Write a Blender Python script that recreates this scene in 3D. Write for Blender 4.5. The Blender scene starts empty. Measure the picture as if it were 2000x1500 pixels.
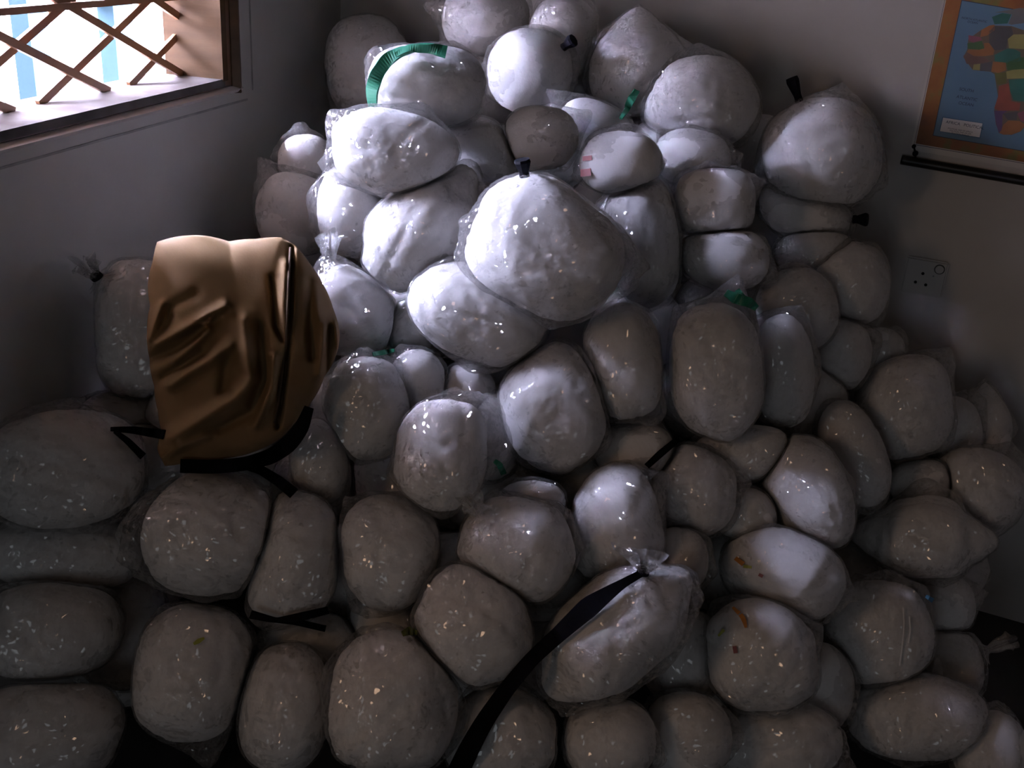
import bpy, bmesh, math, random
import numpy as np
from mathutils import Vector, Matrix
from mathutils.bvhtree import BVHTree

# ------------------------------------------------------------------ camera, world, lights, exposure
f = 2080.0            # focal length in pixels of the 2000x1500 frame
H = 1.5               # camera height over the floor
nrm = lambda v: np.array(v, float) / np.linalg.norm(v)
_d = nrm((-325, 4823, 2080))
_Y = nrm(np.array([0, 0, 1.]) - _d * _d[2])
R3 = np.array([np.cross(_Y, -_d), _Y, -_d])       # camera axes (right, down, forward) -> world
EYE = np.array([0, 0, H])
scene = bpy.context.scene
col = scene.collection
cam_d = bpy.data.cameras.new('camera'); cam = bpy.data.objects.new('camera', cam_d); col.objects.link(cam)
cam_d.sensor_width = 36.0; cam_d.lens = f / 2000 * 36.0; cam_d.clip_start = 0.02
_rot = Matrix((R3[:, 0], -R3[:, 1], -R3[:, 2])).transposed().to_4x4()
cam.matrix_world = Matrix.Translation(Vector(EYE)) @ _rot
scene.camera = cam
scene.view_settings.view_transform = 'Standard'; scene.view_settings.look = 'None'
scene.view_settings.gamma = 1.0; scene.view_settings.use_curve_mapping = False
scene.view_settings.exposure = 0.0
SKY, SUN, WARM, FILL = 500.0, 80.0, 9.0, 4.8
world = bpy.data.worlds.new('sky'); scene.world = world; world.use_nodes = True
bg = world.node_tree.nodes['Background']
bg.inputs['Color'].default_value = (0.68, 0.70, 1.0, 1); bg.inputs['Strength'].default_value = SKY

def ray(px, py): return R3 @ np.array([(px - 1000) / f, (py - 750) / f, 1.])
def at(px, py, D): return EYE + ray(px, py) * D
vl = R3 @ nrm((567, -859, 2080)); vl[2] = 0
vr = R3 @ nrm((-5000, -1234, 2080)); vr[2] = 0
UL, UR = -nrm(vl), -nrm(vr)                        # along each wall, away from the room corner
NL = np.array([UL[1], -UL[0], 0]); NR = np.array([UR[1], -UR[0], 0])
def hit(px, py, P, N):
    r = ray(px, py); t = np.dot(P - EYE, N) / np.dot(r, N)
    return EYE + r * t, t
K, _ = hit(665, 0, at(1810, 540, 2.45), NR); K[2] = 0     # the room corner on the floor
NL = NL * np.sign(np.dot(EYE - K, NL)); NR = NR * np.sign(np.dot(EYE - K, NR))   # into the room
ZV = np.array([0, 0, 1.])
def onL(s, z, off=0): return K + UL * s + ZV * z + NL * off
def onR(s, z, off=0): return K + UR * s + ZV * z + NR * off
def pixR(px, py, off=0):
    P, t = hit(px, py, K + NR * off, NR); return np.dot(P - K, UR), P[2]
def pixL(px, py, off=0):
    P, t = hit(px, py, K + NL * off, NL); return np.dot(P - K, UL), P[2]

_s0 = pixL(430, 160)[0] - 0.004; _z0 = pixL(0, 258)[1]; WK = 1.115
W1 = (_s0, _s0 + 1.2, _z0, _z0 + 0.48)
W2 = (2.60, 3.20, 0.95, 1.95)                      # unseen window and backing cloth, added to hold the warm side lamp
#                   # window in view: along the wall, up
LL, LR, HC, TW = 5.2, 5.5, 2.75, 0.12

sun_d = bpy.data.lights.new('sun', 'SUN'); sun = bpy.data.objects.new('sun', sun_d); col.objects.link(sun)
sun_d.energy = SUN; sun_d.angle = 0.01; sun_d.color = (1, 0.97, 0.92)

_sd = -(NL * 0.5 + UL * 0.15 + ZV * 0.9)
sun.rotation_euler = Vector(_sd).to_track_quat('-Z', 'Y').to_euler()
def area(name, c, out, w, h, energy, color, portal=False):
    l = bpy.data.lights.new(name, 'AREA'); o = bpy.data.objects.new(name, l); col.objects.link(o)
    l.shape = 'RECTANGLE'; l.size = w; l.size_y = h; l.energy = energy; l.color = color
    o.location = c; o.rotation_euler = Vector(out).to_track_quat('-Z', 'Z').to_euler()
    if portal: l.cycles.is_portal = True
    return o
area('window_portal', onL((W1[0] + W1[1]) / 2, (W1[2] + W1[3]) / 2, -0.14), NL, W1[1] - W1[0], W1[3] - W1[2], 1, (1, 1, 1), True)
area('warm_fill_lamp', onL((W2[0] + W2[1]) / 2, (W2[2] + W2[3]) / 2, -0.03), NL, W2[1] - W2[0] - .08, W2[3] - W2[2] - .08, WARM, (1.0, 0.64, 0.42))  # added warm lamp before an opaque cloth, lights the bags from the side

DR = (0.3, 1.2, 2.05)                              # unseen doorway added behind the camera for the fill lamp: along that wall, height
area('frontal_fill_lamp', K + UL * (LL + 0.02) + UR * (DR[0] + DR[1]) / 2 + ZV * 1.0, -UL, DR[1] - DR[0] - .06, 1.9, FILL, (0.84, 0.92, 1.0))  # added lamp for flat frontal fill

# ------------------------------------------------------------------ materials
def mat(name, color, rough=0.8, **kw):
    m = bpy.data.materials.new(name); m.use_nodes = True
    b = m.node_tree.nodes['Principled BSDF']
    b.inputs['Base Color'].default_value = (*color, 1); b.inputs['Roughness'].default_value = rough
    for k, v in kw.items(): b.inputs[k].default_value = v
    return m
def nodes_of(m): return m.node_tree.nodes, m.node_tree.links, m.node_tree.nodes['Principled BSDF']
def noisy(name, c1, c2, scale=6, rough=0.8, bump=0.0, bscale=60, detail=6, stretch=None, dist=0.002, spec=0.5):
    m = mat(name, c1, rough, **{'Specular IOR Level': spec}); N, Lk, b = nodes_of(m)
    tc = N.new('ShaderNodeTexCoord'); src = tc.outputs['Object']
    if stretch:
        mp = N.new('ShaderNodeMapping'); mp.inputs['Scale'].default_value = stretch
        Lk.new(src, mp.inputs['Vector']); src = mp.outputs['Vector']
    nz = N.new('ShaderNodeTexNoise'); nz.inputs['Scale'].default_value = scale; nz.inputs['Detail'].default_value = detail
    Lk.new(src, nz.inputs['Vector'])
    r = N.new('ShaderNodeValToRGB'); r.color_ramp.elements[0].color = (*c1, 1); r.color_ramp.elements[1].color = (*c2, 1)
    r.color_ramp.elements[0].position = 0.35; r.color_ramp.elements[1].position = 0.65
    Lk.new(nz.outputs['Fac'], r.inputs['Fac']); Lk.new(r.outputs['Color'], b.inputs['Base Color'])
    if bump:
        n2 = N.new('ShaderNodeTexNoise'); n2.inputs['Scale'].default_value = bscale; n2.inputs['Detail'].default_value = 4
        Lk.new(src, n2.inputs['Vector'])
        bp = N.new('ShaderNodeBump'); bp.inputs['Strength'].default_value = bump; bp.inputs['Distance'].default_value = dist
        Lk.new(n2.outputs['Fac'], bp.inputs['Height']); Lk.new(bp.outputs['Normal'], b.inputs['Normal'])
    return m
M_wall = noisy('wall_plaster', (0.52, 0.51, 0.49), (0.60, 0.59, 0.57), 3, 0.75, 0.25, 90)
M_ceil = noisy('ceiling_paint', (0.16, 0.13, 0.10), (0.22, 0.18, 0.14), 3, 0.85, 0.1)
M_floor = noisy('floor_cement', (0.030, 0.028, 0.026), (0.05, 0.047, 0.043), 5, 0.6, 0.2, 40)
M_ground = noisy('pale_ground', (0.26, 0.25, 0.235), (0.31, 0.30, 0.28), 2, 0.9)
M_wood = noisy('tan_wood', (0.040, 0.0205, 0.0078), (0.061, 0.033, 0.0135), 5, 0.6, 0.15, 40, stretch=(1, 1, 6), spec=0.15)
M_darkwood = noisy('dark_brown_wood', (0.075, 0.028, 0.014), (0.12, 0.05, 0.025), 5, 0.4)
M_bar = noisy('brown_painted_steel', (0.17, 0.075, 0.032), (0.26, 0.125, 0.055), 9, 0.45)
M_chip = noisy('chipped_paint', (0.62, 0.58, 0.52), (0.25, 0.13, 0.07), 30, 0.7)
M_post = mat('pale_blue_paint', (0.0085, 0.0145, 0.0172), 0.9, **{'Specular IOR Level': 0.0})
M_black = mat('black_webbing', (0.004, 0.004, 0.005), 0.9, **{'Specular IOR Level': 0.05})
M_tieblack = mat('black_tape', (0.005, 0.005, 0.009), 0.7, **{'Specular IOR Level': 0.1})
M_green = mat('green_plastic_string', (0.018, 0.19, 0.11), 0.5)
M_olive = mat('olive_plastic_string', (0.09, 0.10, 0.015), 0.5)

def filling_material():
    m = mat('white_fibre_filling', (0.77, 0.765, 0.76), 0.95); N, Lk, b = nodes_of(m)
    b.inputs['Sheen Weight'].default_value = 0.15
    tc = N.new('ShaderNodeTexCoord')
    n1 = N.new('ShaderNodeTexNoise'); n1.noise_type = 'RIDGED_MULTIFRACTAL'; n1.inputs['Scale'].default_value = 13; n1.inputs['Detail'].default_value = 4; n1.inputs['Distortion'].default_value = 1.2
    n2 = N.new('ShaderNodeTexNoise'); n2.inputs['Scale'].default_value = 70; n2.inputs['Detail'].default_value = 5
    Lk.new(tc.outputs['Object'], n1.inputs['Vector']); Lk.new(tc.outputs['Object'], n2.inputs['Vector'])
    bp = N.new('ShaderNodeBump'); bp.inputs['Strength'].default_value = 0.45; bp.inputs['Distance'].default_value = 0.006
    b2 = N.new('ShaderNodeBump'); b2.inputs['Strength'].default_value = 0.4; b2.inputs['Distance'].default_value = 0.004
    Lk.new(n1.outputs['Fac'], bp.inputs['Height']); Lk.new(n2.outputs['Fac'], b2.inputs['Height'])
    Lk.new(bp.outputs['Normal'], b2.inputs['Normal']); Lk.new(b2.outputs['Normal'], b.inputs['Normal'])
    return m
def film_material(name, gloss=1.0, haze=0.06, crumple=0.5):
    """clear film: see-through, with a gloss broken into the many small flat facets of crumpled plastic"""
    m = bpy.data.materials.new(name); m.use_nodes = True
    N, Lk = m.node_tree.nodes, m.node_tree.links
    N.remove(N['Principled BSDF']); out = N['Material Output']
    tc = N.new('ShaderNodeTexCoord'); oi = N.new('ShaderNodeObjectInfo')
    rv = N.new('ShaderNodeVectorRotate'); rv.rotation_type = 'EULER_XYZ'
    mul = N.new('ShaderNodeVectorMath'); mul.operation = 'SCALE'; mul.inputs[0].default_value = (5, 9, 13)
    Lk.new(oi.outputs['Random'], mul.inputs['Scale']); Lk.new(mul.outputs['Vector'], rv.inputs['Rotation'])
    Lk.new(tc.outputs['Object'], rv.inputs['Vector'])
    wn = N.new('ShaderNodeTexNoise'); wn.inputs['Scale'].default_value = 14; wn.inputs['Detail'].default_value = 2
    Lk.new(rv.outputs['Vector'], wn.inputs['Vector'])
    ws = N.new('ShaderNodeVectorMath'); ws.operation = 'MULTIPLY_ADD'; ws.inputs[1].default_value = (0.05, 0.05, 0.05)
    Lk.new(wn.outputs['Color'], ws.inputs[0]); Lk.new(rv.outputs['Vector'], ws.inputs[2])
    def facets(scale, stretch, amt):
        mp = N.new('ShaderNodeMapping'); mp.inputs['Scale'].default_value = stretch; Lk.new(ws.outputs['Vector'], mp.inputs['Vector'])
        v = N.new('ShaderNodeTexVoronoi'); v.inputs['Scale'].default_value = scale; Lk.new(mp.outputs['Vector'], v.inputs['Vector'])
        c = N.new('ShaderNodeVectorMath'); c.operation = 'SUBTRACT'; c.inputs[1].default_value = (.5, .5, .5); Lk.new(v.outputs['Color'], c.inputs[0])
        k = N.new('ShaderNodeVectorMath'); k.operation = 'SCALE'; k.inputs['Scale'].default_value = amt; Lk.new(c.outputs['Vector'], k.inputs[0])
        return k.outputs['Vector']
    add = N.new('ShaderNodeVectorMath'); add.operation = 'ADD'
    Lk.new(facets(85, (1, 1, .25), 0.9), add.inputs[0]); Lk.new(facets(200, (1, .3, 1), 0.8), add.inputs[1])
    msk = N.new('ShaderNodeTexNoise'); msk.inputs['Scale'].default_value = 11; msk.inputs['Detail'].default_value = 3; Lk.new(rv.outputs['Vector'], msk.inputs['Vector'])
    mr = N.new('ShaderNodeMapRange'); mr.inputs['From Min'].default_value = 0.40; mr.inputs['From Max'].default_value = 0.62
    mr.inputs['To Min'].default_value = 0.58 * crumple; mr.inputs['To Max'].default_value = crumple; Lk.new(msk.outputs['Fac'], mr.inputs['Value'])
    sc = N.new('ShaderNodeVectorMath'); sc.operation = 'SCALE'; Lk.new(add.outputs['Vector'], sc.inputs[0]); Lk.new(mr.outputs['Result'], sc.inputs['Scale'])
    ge = N.new('ShaderNodeNewGeometry'); nv = N.new('ShaderNodeVectorMath'); nv.operation = 'ADD'
    Lk.new(ge.outputs['Normal'], nv.inputs[0]); Lk.new(sc.outputs['Vector'], nv.inputs[1])
    nn = N.new('ShaderNodeVectorMath'); nn.operation = 'NORMALIZE'; Lk.new(nv.outputs['Vector'], nn.inputs[0]); NRM = nn.outputs['Vector']
    tr = N.new('ShaderNodeBsdfTransparent'); tr.inputs['Color'].default_value = (0.98, 0.98, 0.98, 1)
    gl = N.new('ShaderNodeBsdfGlossy'); gl.inputs['Roughness'].default_value = 0.07
    df = N.new('ShaderNodeBsdfDiffuse'); df.inputs['Color'].default_value = (0.8, 0.8, 0.8, 1)
    Lk.new(NRM, gl.inputs['Normal'])
    fr = N.new('ShaderNodeFresnel'); fr.inputs['IOR'].default_value = 1.5; Lk.new(NRM, fr.inputs['Normal'])
    fm = N.new('ShaderNodeMath'); fm.operation = 'MULTIPLY'; fm.inputs[1].default_value = gloss; fm.use_clamp = True
    Lk.new(fr.outputs['Fac'], fm.inputs[0])
    mn = N.new('ShaderNodeMath'); mn.operation = 'MINIMUM'; mn.inputs[1].default_value = 0.35; Lk.new(fm.outputs['Value'], mn.inputs[0])
    mx0 = N.new('ShaderNodeMixShader'); mx0.inputs['Fac'].default_value = haze
    Lk.new(tr.outputs['BSDF'], mx0.inputs[1]); Lk.new(df.outputs['BSDF'], mx0.inputs[2])
    mx = N.new('ShaderNodeMixShader'); Lk.new(mn.outputs['Value'], mx.inputs['Fac'])
    Lk.new(mx0.outputs['Shader'], mx.inputs[1]); Lk.new(gl.outputs['BSDF'], mx.inputs[2])
    Lk.new(mx.outputs['Shader'], out.inputs['Surface'])
    return m
M_fill = filling_material()
M_film = film_material('clear_plastic_film', 1.7, 0.07, 1.2)
M_tail = film_material('gathered_plastic_film', 1.6, 0.16, 0.8)

# ------------------------------------------------------------------ mesh helpers
def link(name, me, m=None, parent=None):
    o = bpy.data.objects.new(name, me); col.objects.link(o)
    if m is not None and me is not None: me.materials.append(m)
    if parent is not None: o.parent = parent
    return o
def mesh(name, v, faces, m, parent=None, smooth=False):
    me = bpy.data.meshes.new(name)
    off = np.array(parent.location) if parent is not None and parent.parent is None else np.zeros(3)
    if parent is not None and parent.parent is not None: off = np.array(parent.parent.location)
    me.from_pydata([tuple(p) for p in (np.asarray(v, float) - off)], [], faces); me.update()
    if smooth: me.polygons.foreach_set('use_smooth', [True] * len(me.polygons))
    return link(name, me, m, parent)
def fast_mesh(name, v, tris, m, parent, smooth=True):
    me = bpy.data.meshes.new(name); nt = len(tris)
    me.vertices.add(len(v)); me.vertices.foreach_set('co', (v - np.array(parent.location)).astype(np.float32).ravel())
    me.loops.add(nt * 3); me.loops.foreach_set('vertex_index', tris.astype(np.int32).ravel())
    me.polygons.add(nt); me.polygons.foreach_set('loop_start', np.arange(0, nt * 3, 3, dtype=np.int32))
    me.polygons.foreach_set('use_smooth', np.ones(nt, dtype=bool))
    me.update(calc_edges=True); me.validate()
    return link(name, me, m, parent)
class MB:
    def __init__(s): s.v, s.f = [], []
    def box(s, O, a, b, c):
        """a box from corner O along the three edge vectors"""
        O, a, b, c = (np.asarray(x, float) for x in (O, a, b, c)); i = len(s.v)
        if np.dot(np.cross(a, b), c) < 0: a, b = b, a
        for k in range(8): s.v.append(O + a * (k & 1) + b * ((k >> 1) & 1) + c * ((k >> 2) & 1))
        s.f += [tuple(i + j for j in q) for q in ((0, 2, 3, 1), (4, 5, 7, 6), (0, 1, 5, 4), (2, 6, 7, 3), (0, 4, 6, 2), (1, 3, 7, 5))]
        return s
    def tube(s, pts, rad, n=8, up=(0, 0, 1)):
        pts = [np.asarray(p, float) for p in pts]; i0 = len(s.v); rr = rad if hasattr(rad, '__len__') else [rad] * len(pts)
        for k, p in enumerate(pts):
            t = nrm(pts[min(k + 1, len(pts) - 1)] - pts[max(k - 1, 0)])
            u = np.asarray(up, float); u = u - t * np.dot(u, t)
            u = nrm(u) if np.linalg.norm(u) > 1e-6 else nrm(np.cross(t, (1, 0.3, 0))); w = np.cross(t, u)
            for j in range(n):
                a = 2 * math.pi * j / n; s.v.append(p + (u * math.cos(a) + w * math.sin(a)) * rr[k])
        for k in range(len(pts) - 1):
            for j in range(n):
                a, b = i0 + k * n + j, i0 + k * n + (j + 1) % n; s.f.append((a, b, b + n, a + n))
        s.f.append(tuple(i0 + j for j in reversed(range(n)))); e = i0 + (len(pts) - 1) * n; s.f.append(tuple(e + j for j in range(n)))
        return s
    def prism(s, pts, d):
        """polygon extruded along d"""
        i, n = len(s.v), len(pts); s.v += [np.asarray(p, float) for p in pts] + [np.asarray(p, float) + d for p in pts]
        s.f.append(tuple(i + k for k in reversed(range(n)))); s.f.append(tuple(i + n + k for k in range(n)))
        for k in range(n): s.f.append((i + k, i + (k + 1) % n, i + n + (k + 1) % n, i + n + k))
        return s
    def build(s, name, m, parent=None, smooth=False): return mesh(name, s.v, s.f, m, parent, smooth)
def empty(name, loc, label=None, cat=None, group=None, kind=None):
    o = bpy.data.objects.new(name, None); col.objects.link(o); o.location = [float(x) for x in loc]; o.empty_display_size = 0.05
    tag(o, label, cat, group, kind); return o
def tag(o, label=None, cat=None, group=None, kind=None):
    if label: o['label'] = label
    if cat: o['category'] = cat
    if group: o['group'] = group
    if kind: o['kind'] = kind
    return o

# ------------------------------------------------------------------ the room
def boxL(mb, s0, s1, z0, z1, o0, o1): return mb.box(onL(s0, z0, o0), UL * (s1 - s0), ZV * (z1 - z0), NL * (o1 - o0))
def boxR(mb, s0, s1, z0, z1, o0, o1): return mb.box(onR(s0, z0, o0), UR * (s1 - s0), ZV * (z1 - z0), NR * (o1 - o0))
w = MB()
for s0, s1, z0, z1 in ((-0.2, W1[0], 0, HC), (W1[0], W1[1], 0, W1[2]), (W1[0], W1[1], W1[3], HC), (W1[1], W2[0], 0, HC),
                       (W2[0], W2[1], 0, W2[2]), (W2[0], W2[1], W2[3], HC), (W2[1], LL + 0.1, 0, HC)):
    boxL(w, s0, s1, z0, z1, -TW, 0)
tag(w.build('wall_left', M_wall), kind='structure')
tag(boxR(MB(), -0.2, LR + 0.1, 0, HC, -TW, 0).build('wall_right', M_wall), kind='structure')
far_l, far_r = K + UL * LL, K + UR * LR
wf = MB()
for a, b, z in ((-0.1, DR[0], 0), (DR[0], DR[1], DR[2]), (DR[1], LR + 0.2, 0)): wf.box(far_l + UR * a + ZV * z, UR * (b - a), ZV * (HC - z), UL * 0.12)
tag(wf.build('wall_front', M_wall), kind='structure')
d1_ = empty('added_door', far_l + UR * DR[0], kind='structure')
for a, b, z0_, z1_ in ((DR[0] - .06, DR[0], 0, DR[2] + .06), (DR[1], DR[1] + .06, 0, DR[2] + .06), (DR[0], DR[1], DR[2], DR[2] + .06)):
    MB().box(far_l + UR * a + ZV * z0_ - UL * 0.015, UR * (b - a), ZV * (z1_ - z0_), UL * 0.14).build('added_door_frame', M_wood, d1_)
for oo, ea, eb, ec in ((far_l + UR * (DR[0] - .2) + UL * 0.5, UR * (DR[1] - DR[0] + .4), ZV * 2.4, UL * 0.05), (far_l + UR * (DR[0] - .25) + UL * 0.12, UR * .05, ZV * 2.4, UL * .43),
                       (far_l + UR * (DR[1] + .2) + UL * 0.12, UR * .05, ZV * 2.4, UL * .43), (far_l + UR * (DR[0] - .25) + UL * 0.12 + ZV * 2.4, UR * (DR[1] - DR[0] + .5), ZV * .05, UL * .43),
                       (far_l + UR * (DR[0] - .25) + UL * 0.12 - ZV * .05, UR * (DR[1] - DR[0] + .5), ZV * .05, UL * .43)):
    MB().box(oo, ea, eb, ec).build('sky_block_panel', M_wall, d1_)  # closed box added so no sky leaks in through the doorway
tag(MB().box(far_r - UL * 0.1, UL * (LL + 0.3), ZV * HC, UR * 0.12).build('wall_far', M_wall), kind='structure')
_o = K - UL * 0.3 - UR * 0.3
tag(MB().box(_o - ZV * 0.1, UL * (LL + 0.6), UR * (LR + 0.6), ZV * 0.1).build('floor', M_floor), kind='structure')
tag(MB().box(_o + ZV * HC, UL * (LL + 0.6), UR * (LR + 0.6), ZV * 0.12).build('ceiling', M_ceil), kind='structure')
tag(MB().box(K - NL * 14 - UL * 12 - ZV * 0.3, NL * 13.8, UL * 26, ZV * 0.15).build('ground', M_ground), kind='structure')
# repair patch of smoother plaster round the window: thin raised edges
pt = MB()
pa, pz = pixL(491, 100)[0], pixL(200, 275)[1]
boxL(pt, pa, pa + 0.004, pz + 0.02, 2.3, 0, 0.002); boxL(pt, pa + 0.03, 2.2, pz, pz + 0.004, 0, 0.002)
tag(pt.build('trim_1', noisy('plaster_seam', (0.30, 0.295, 0.29), (0.42, 0.41, 0.40), 20, 0.8)), kind='structure')

# window in view: lined reveal, frame moulding, diagonal burglar bars
win = empty('window_1', onL(W1[0], W1[2]), kind='structure')
s0, s1, z0, z1 = W1
boxL(MB(), s0 - 0.01, s0 + 0.012, z0, z1, -TW - 0.005, 0.012).build('jamb', M_wood, win)
boxL(MB(), s1 - 0.012, s1 + 0.01, z0, z1, -TW - 0.005, 0.012).build('jamb', M_wood, win)
boxL(MB(), s0, s1, z0 - 0.012, z0 + 0.004, -TW - 0.03, 0.010).build('sill_board', noisy('worn_sill_paint', (0.060, 0.051, 0.047), (0.105, 0.096, 0.092), 9, 0.9, spec=0), win)
boxL(MB(), s0, s1, z1 - 0.012, z1 + 0.01, -TW - 0.005, 0.012).build('head_board', M_wood, win)
boxL(MB(), s0 - 0.032, s0 - 0.001, z0 - 0.013, z1 + 0.03, 0.0, 0.008).build('frame_strip', M_darkwood, win)
boxL(MB(), s0 - 0.03, s1 + 0.03, z0 - 0.014, z0 - 0.0005, 0.0, 0.008).build('frame_strip', M_darkwood, win)
boxL(MB(), s1 + 0.001, s1 + 0.032, z0 - 0.013, z1 + 0.03, 0.0, 0.008).build('frame_strip', M_darkwood, win)
boxL(MB(), s0 - 0.03, s1 + 0.03, z1 + 0.011, z1 + 0.04, 0.0, 0.008).build('frame_strip', M_darkwood, win)
def mould(sa, za, sb, zb, ds, dz, name, m):
    """a moulding of triangular-ish profile between two wall points; ds, dz point from its inner to its outer edge"""
    pr = [(0.0, 0.0), (0.0, 0.010), (0.45, 0.024), (1.0, 0.018), (1.0, 0.0)]
    A = [onL(sa + ds * t, za + dz * t, o) for t, o in pr]; B = [onL(sb + ds * t, zb + dz * t, o) for t, o in pr]
    n = len(pr); fs = [tuple(range(n)), tuple(reversed(range(n, 2 * n)))] + [(k, n + k, n + (k + 1) % n, (k + 1) % n) for k in range(n)]
    return mesh(name, A + B, fs, m, win)
mould(s0 - 0.033, z1, s0 - 0.033, z0 - 0.030, -0.026, 0, 'moulding', M_wood)
mould(s0 - 0.059, z0 - 0.015, s1 + 0.06, z0 - 0.015, 0, -0.013, 'moulding', mat('window_lit_moulding', (0.62, 0.58, 0.58), 0.45))  # pale colour paints the window light along the lower moulding
boxL(MB(), s0 - 0.064, s0 - 0.0595, z0 - 0.028, z1, 0.0, 0.016).build('chipped_edge', M_chip, win)
go = -0.092
zt = pixL(140, 10, go)[1]
boxL(MB(), s0, s1, zt - 0.006, zt + 0.006, go - 0.012, go + 0.012).build('grille_rail', M_bar, win)
boxL(MB(), s0, s1, z0 + .36, z0 + .372, go - 0.012, go + 0.012).build('grille_rail', M_bar, win)
sl = 0.425
def bar(sa, za, sb, zb, off):
    a, b = onL(sa, za, go + off), onL(sb, zb, go + off); t = nrm(b - a); u = np.cross(t, NL)
    MB().box(a - u * 0.0075 - NL * 0.004, b - a, u * 0.015, NL * 0.008).build('grille_bar', M_bar, win)
def clipbar(sb, sgn, off):
    # s = sb + sgn*(z - z0)/sl
    za, zb = z0 + 0.003, z1 - 0.012; fn = lambda z: sb + sgn * (z - z0) / sl
    inv = lambda s: z0 + (s - sb) * sgn * sl
    if sgn > 0: za = max(za, inv(s0 + 0.012)); zb = min(zb, inv(s1 - 0.012))
    else: za = max(za, inv(s1 - 0.012)); zb = min(zb, inv(s0 + 0.012))
    if zb - za > 0.02: bar(fn(za), za, fn(zb), zb, off)
for k in range(-9, 5): clipbar(pixL(213, 175, go)[0] + 0.252 * WK * k, 1, 0.004)        # falling to the right in view
for k in range(-2, 14): clipbar(pixL(252, 165, go)[0] + 0.256 * WK * k, -1, -0.005)
win2 = empty('added_window', onL(W2[0], W2[2]), kind='structure')
for a, b, c, d in ((W2[0] - .04, W2[0] + .01, W2[2] - .04, W2[3] + .04), (W2[1] - .01, W2[1] + .04, W2[2] - .04, W2[3] + .04),
                   (W2[0], W2[1], W2[2] - .04, W2[2] + .01), (W2[0], W2[1], W2[3] - .01, W2[3] + .04)):
    boxL(MB(), a, b, c, d, -TW, 0.015).build('frame_strip', M_wood, win2)
cu = MB(); n = 48
for k in range(n + 1):
    for zz in (W2[2], W2[3]): cu.v.append(onL(W2[0] + (W2[1] - W2[0]) * k / n, zz, -0.085 + 0.018 * math.sin(k * 1.1)))
cu.f = [(2 * k, 2 * k + 2, 2 * k + 3, 2 * k + 1) for k in range(n)]
cu.build('lamp_backing_curtain', mat('lamp_backing_cloth', (0.3, 0.16, 0.07), 0.9), win2, True)  # added backing that keeps the sky out behind the warm lamp
# outside: eave of a veranda and its pale blue posts
tag(MB().box(onL(-3, 2.42, -1.68), UL * 9, NL * 1.55, ZV * 0.08).build('roof', noisy('tan_eave_boards', (0.36, 0.31, 0.26), (0.44, 0.38, 0.32), 5, 0.8)), kind='structure')
tag(MB().box(onL(1.98, -0.15, -4.5), UL * 0.12, NL * (4.5 - TW), ZV * 2.57).build('wall_side_light_block', noisy('side_block_brown', (0.17, 0.145, 0.125), (0.21, 0.185, 0.16), 4, 0.9)), kind='structure')  # unseen wall added to block slanting sky light at the window
tag(MB().box(onL(-9, -0.15, -4.6), UL * 11, NL * 0.15, ZV * 3.45).build('wall_low_sky_block', noisy('low_sky_block_plaster', (0.075, 0.068, 0.06), (0.095, 0.088, 0.08), 3, 0.9)), kind='structure')  # wall added to hold low sky light off the upper bags
for i, (x0, x1) in enumerate(((46, 84), (213, 250))):
    sa, _z = pixL(x0, 110, -1.35); sb, _z = pixL(x1, 110, -1.35)
    p = empty('veranda_post', onL((sa + sb) / 2, -0.15, -1.35), ('pale blue veranda post outside the window, farther from the window corner',
              'pale blue veranda post outside the window, next to the wooden jamb')[i], 'post', 'veranda posts outside the window')
    boxL(MB(), min(sa, sb), max(sa, sb), -0.15, 2.42, -1.385, -1.315).build('shaft', M_post, p)
    if i: boxL(MB(), min(sa, sb) - 0.05, max(sa, sb) + 0.05, 1.13, 1.17, -1.39, -1.31).build('bracket', M_post, p)

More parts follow.
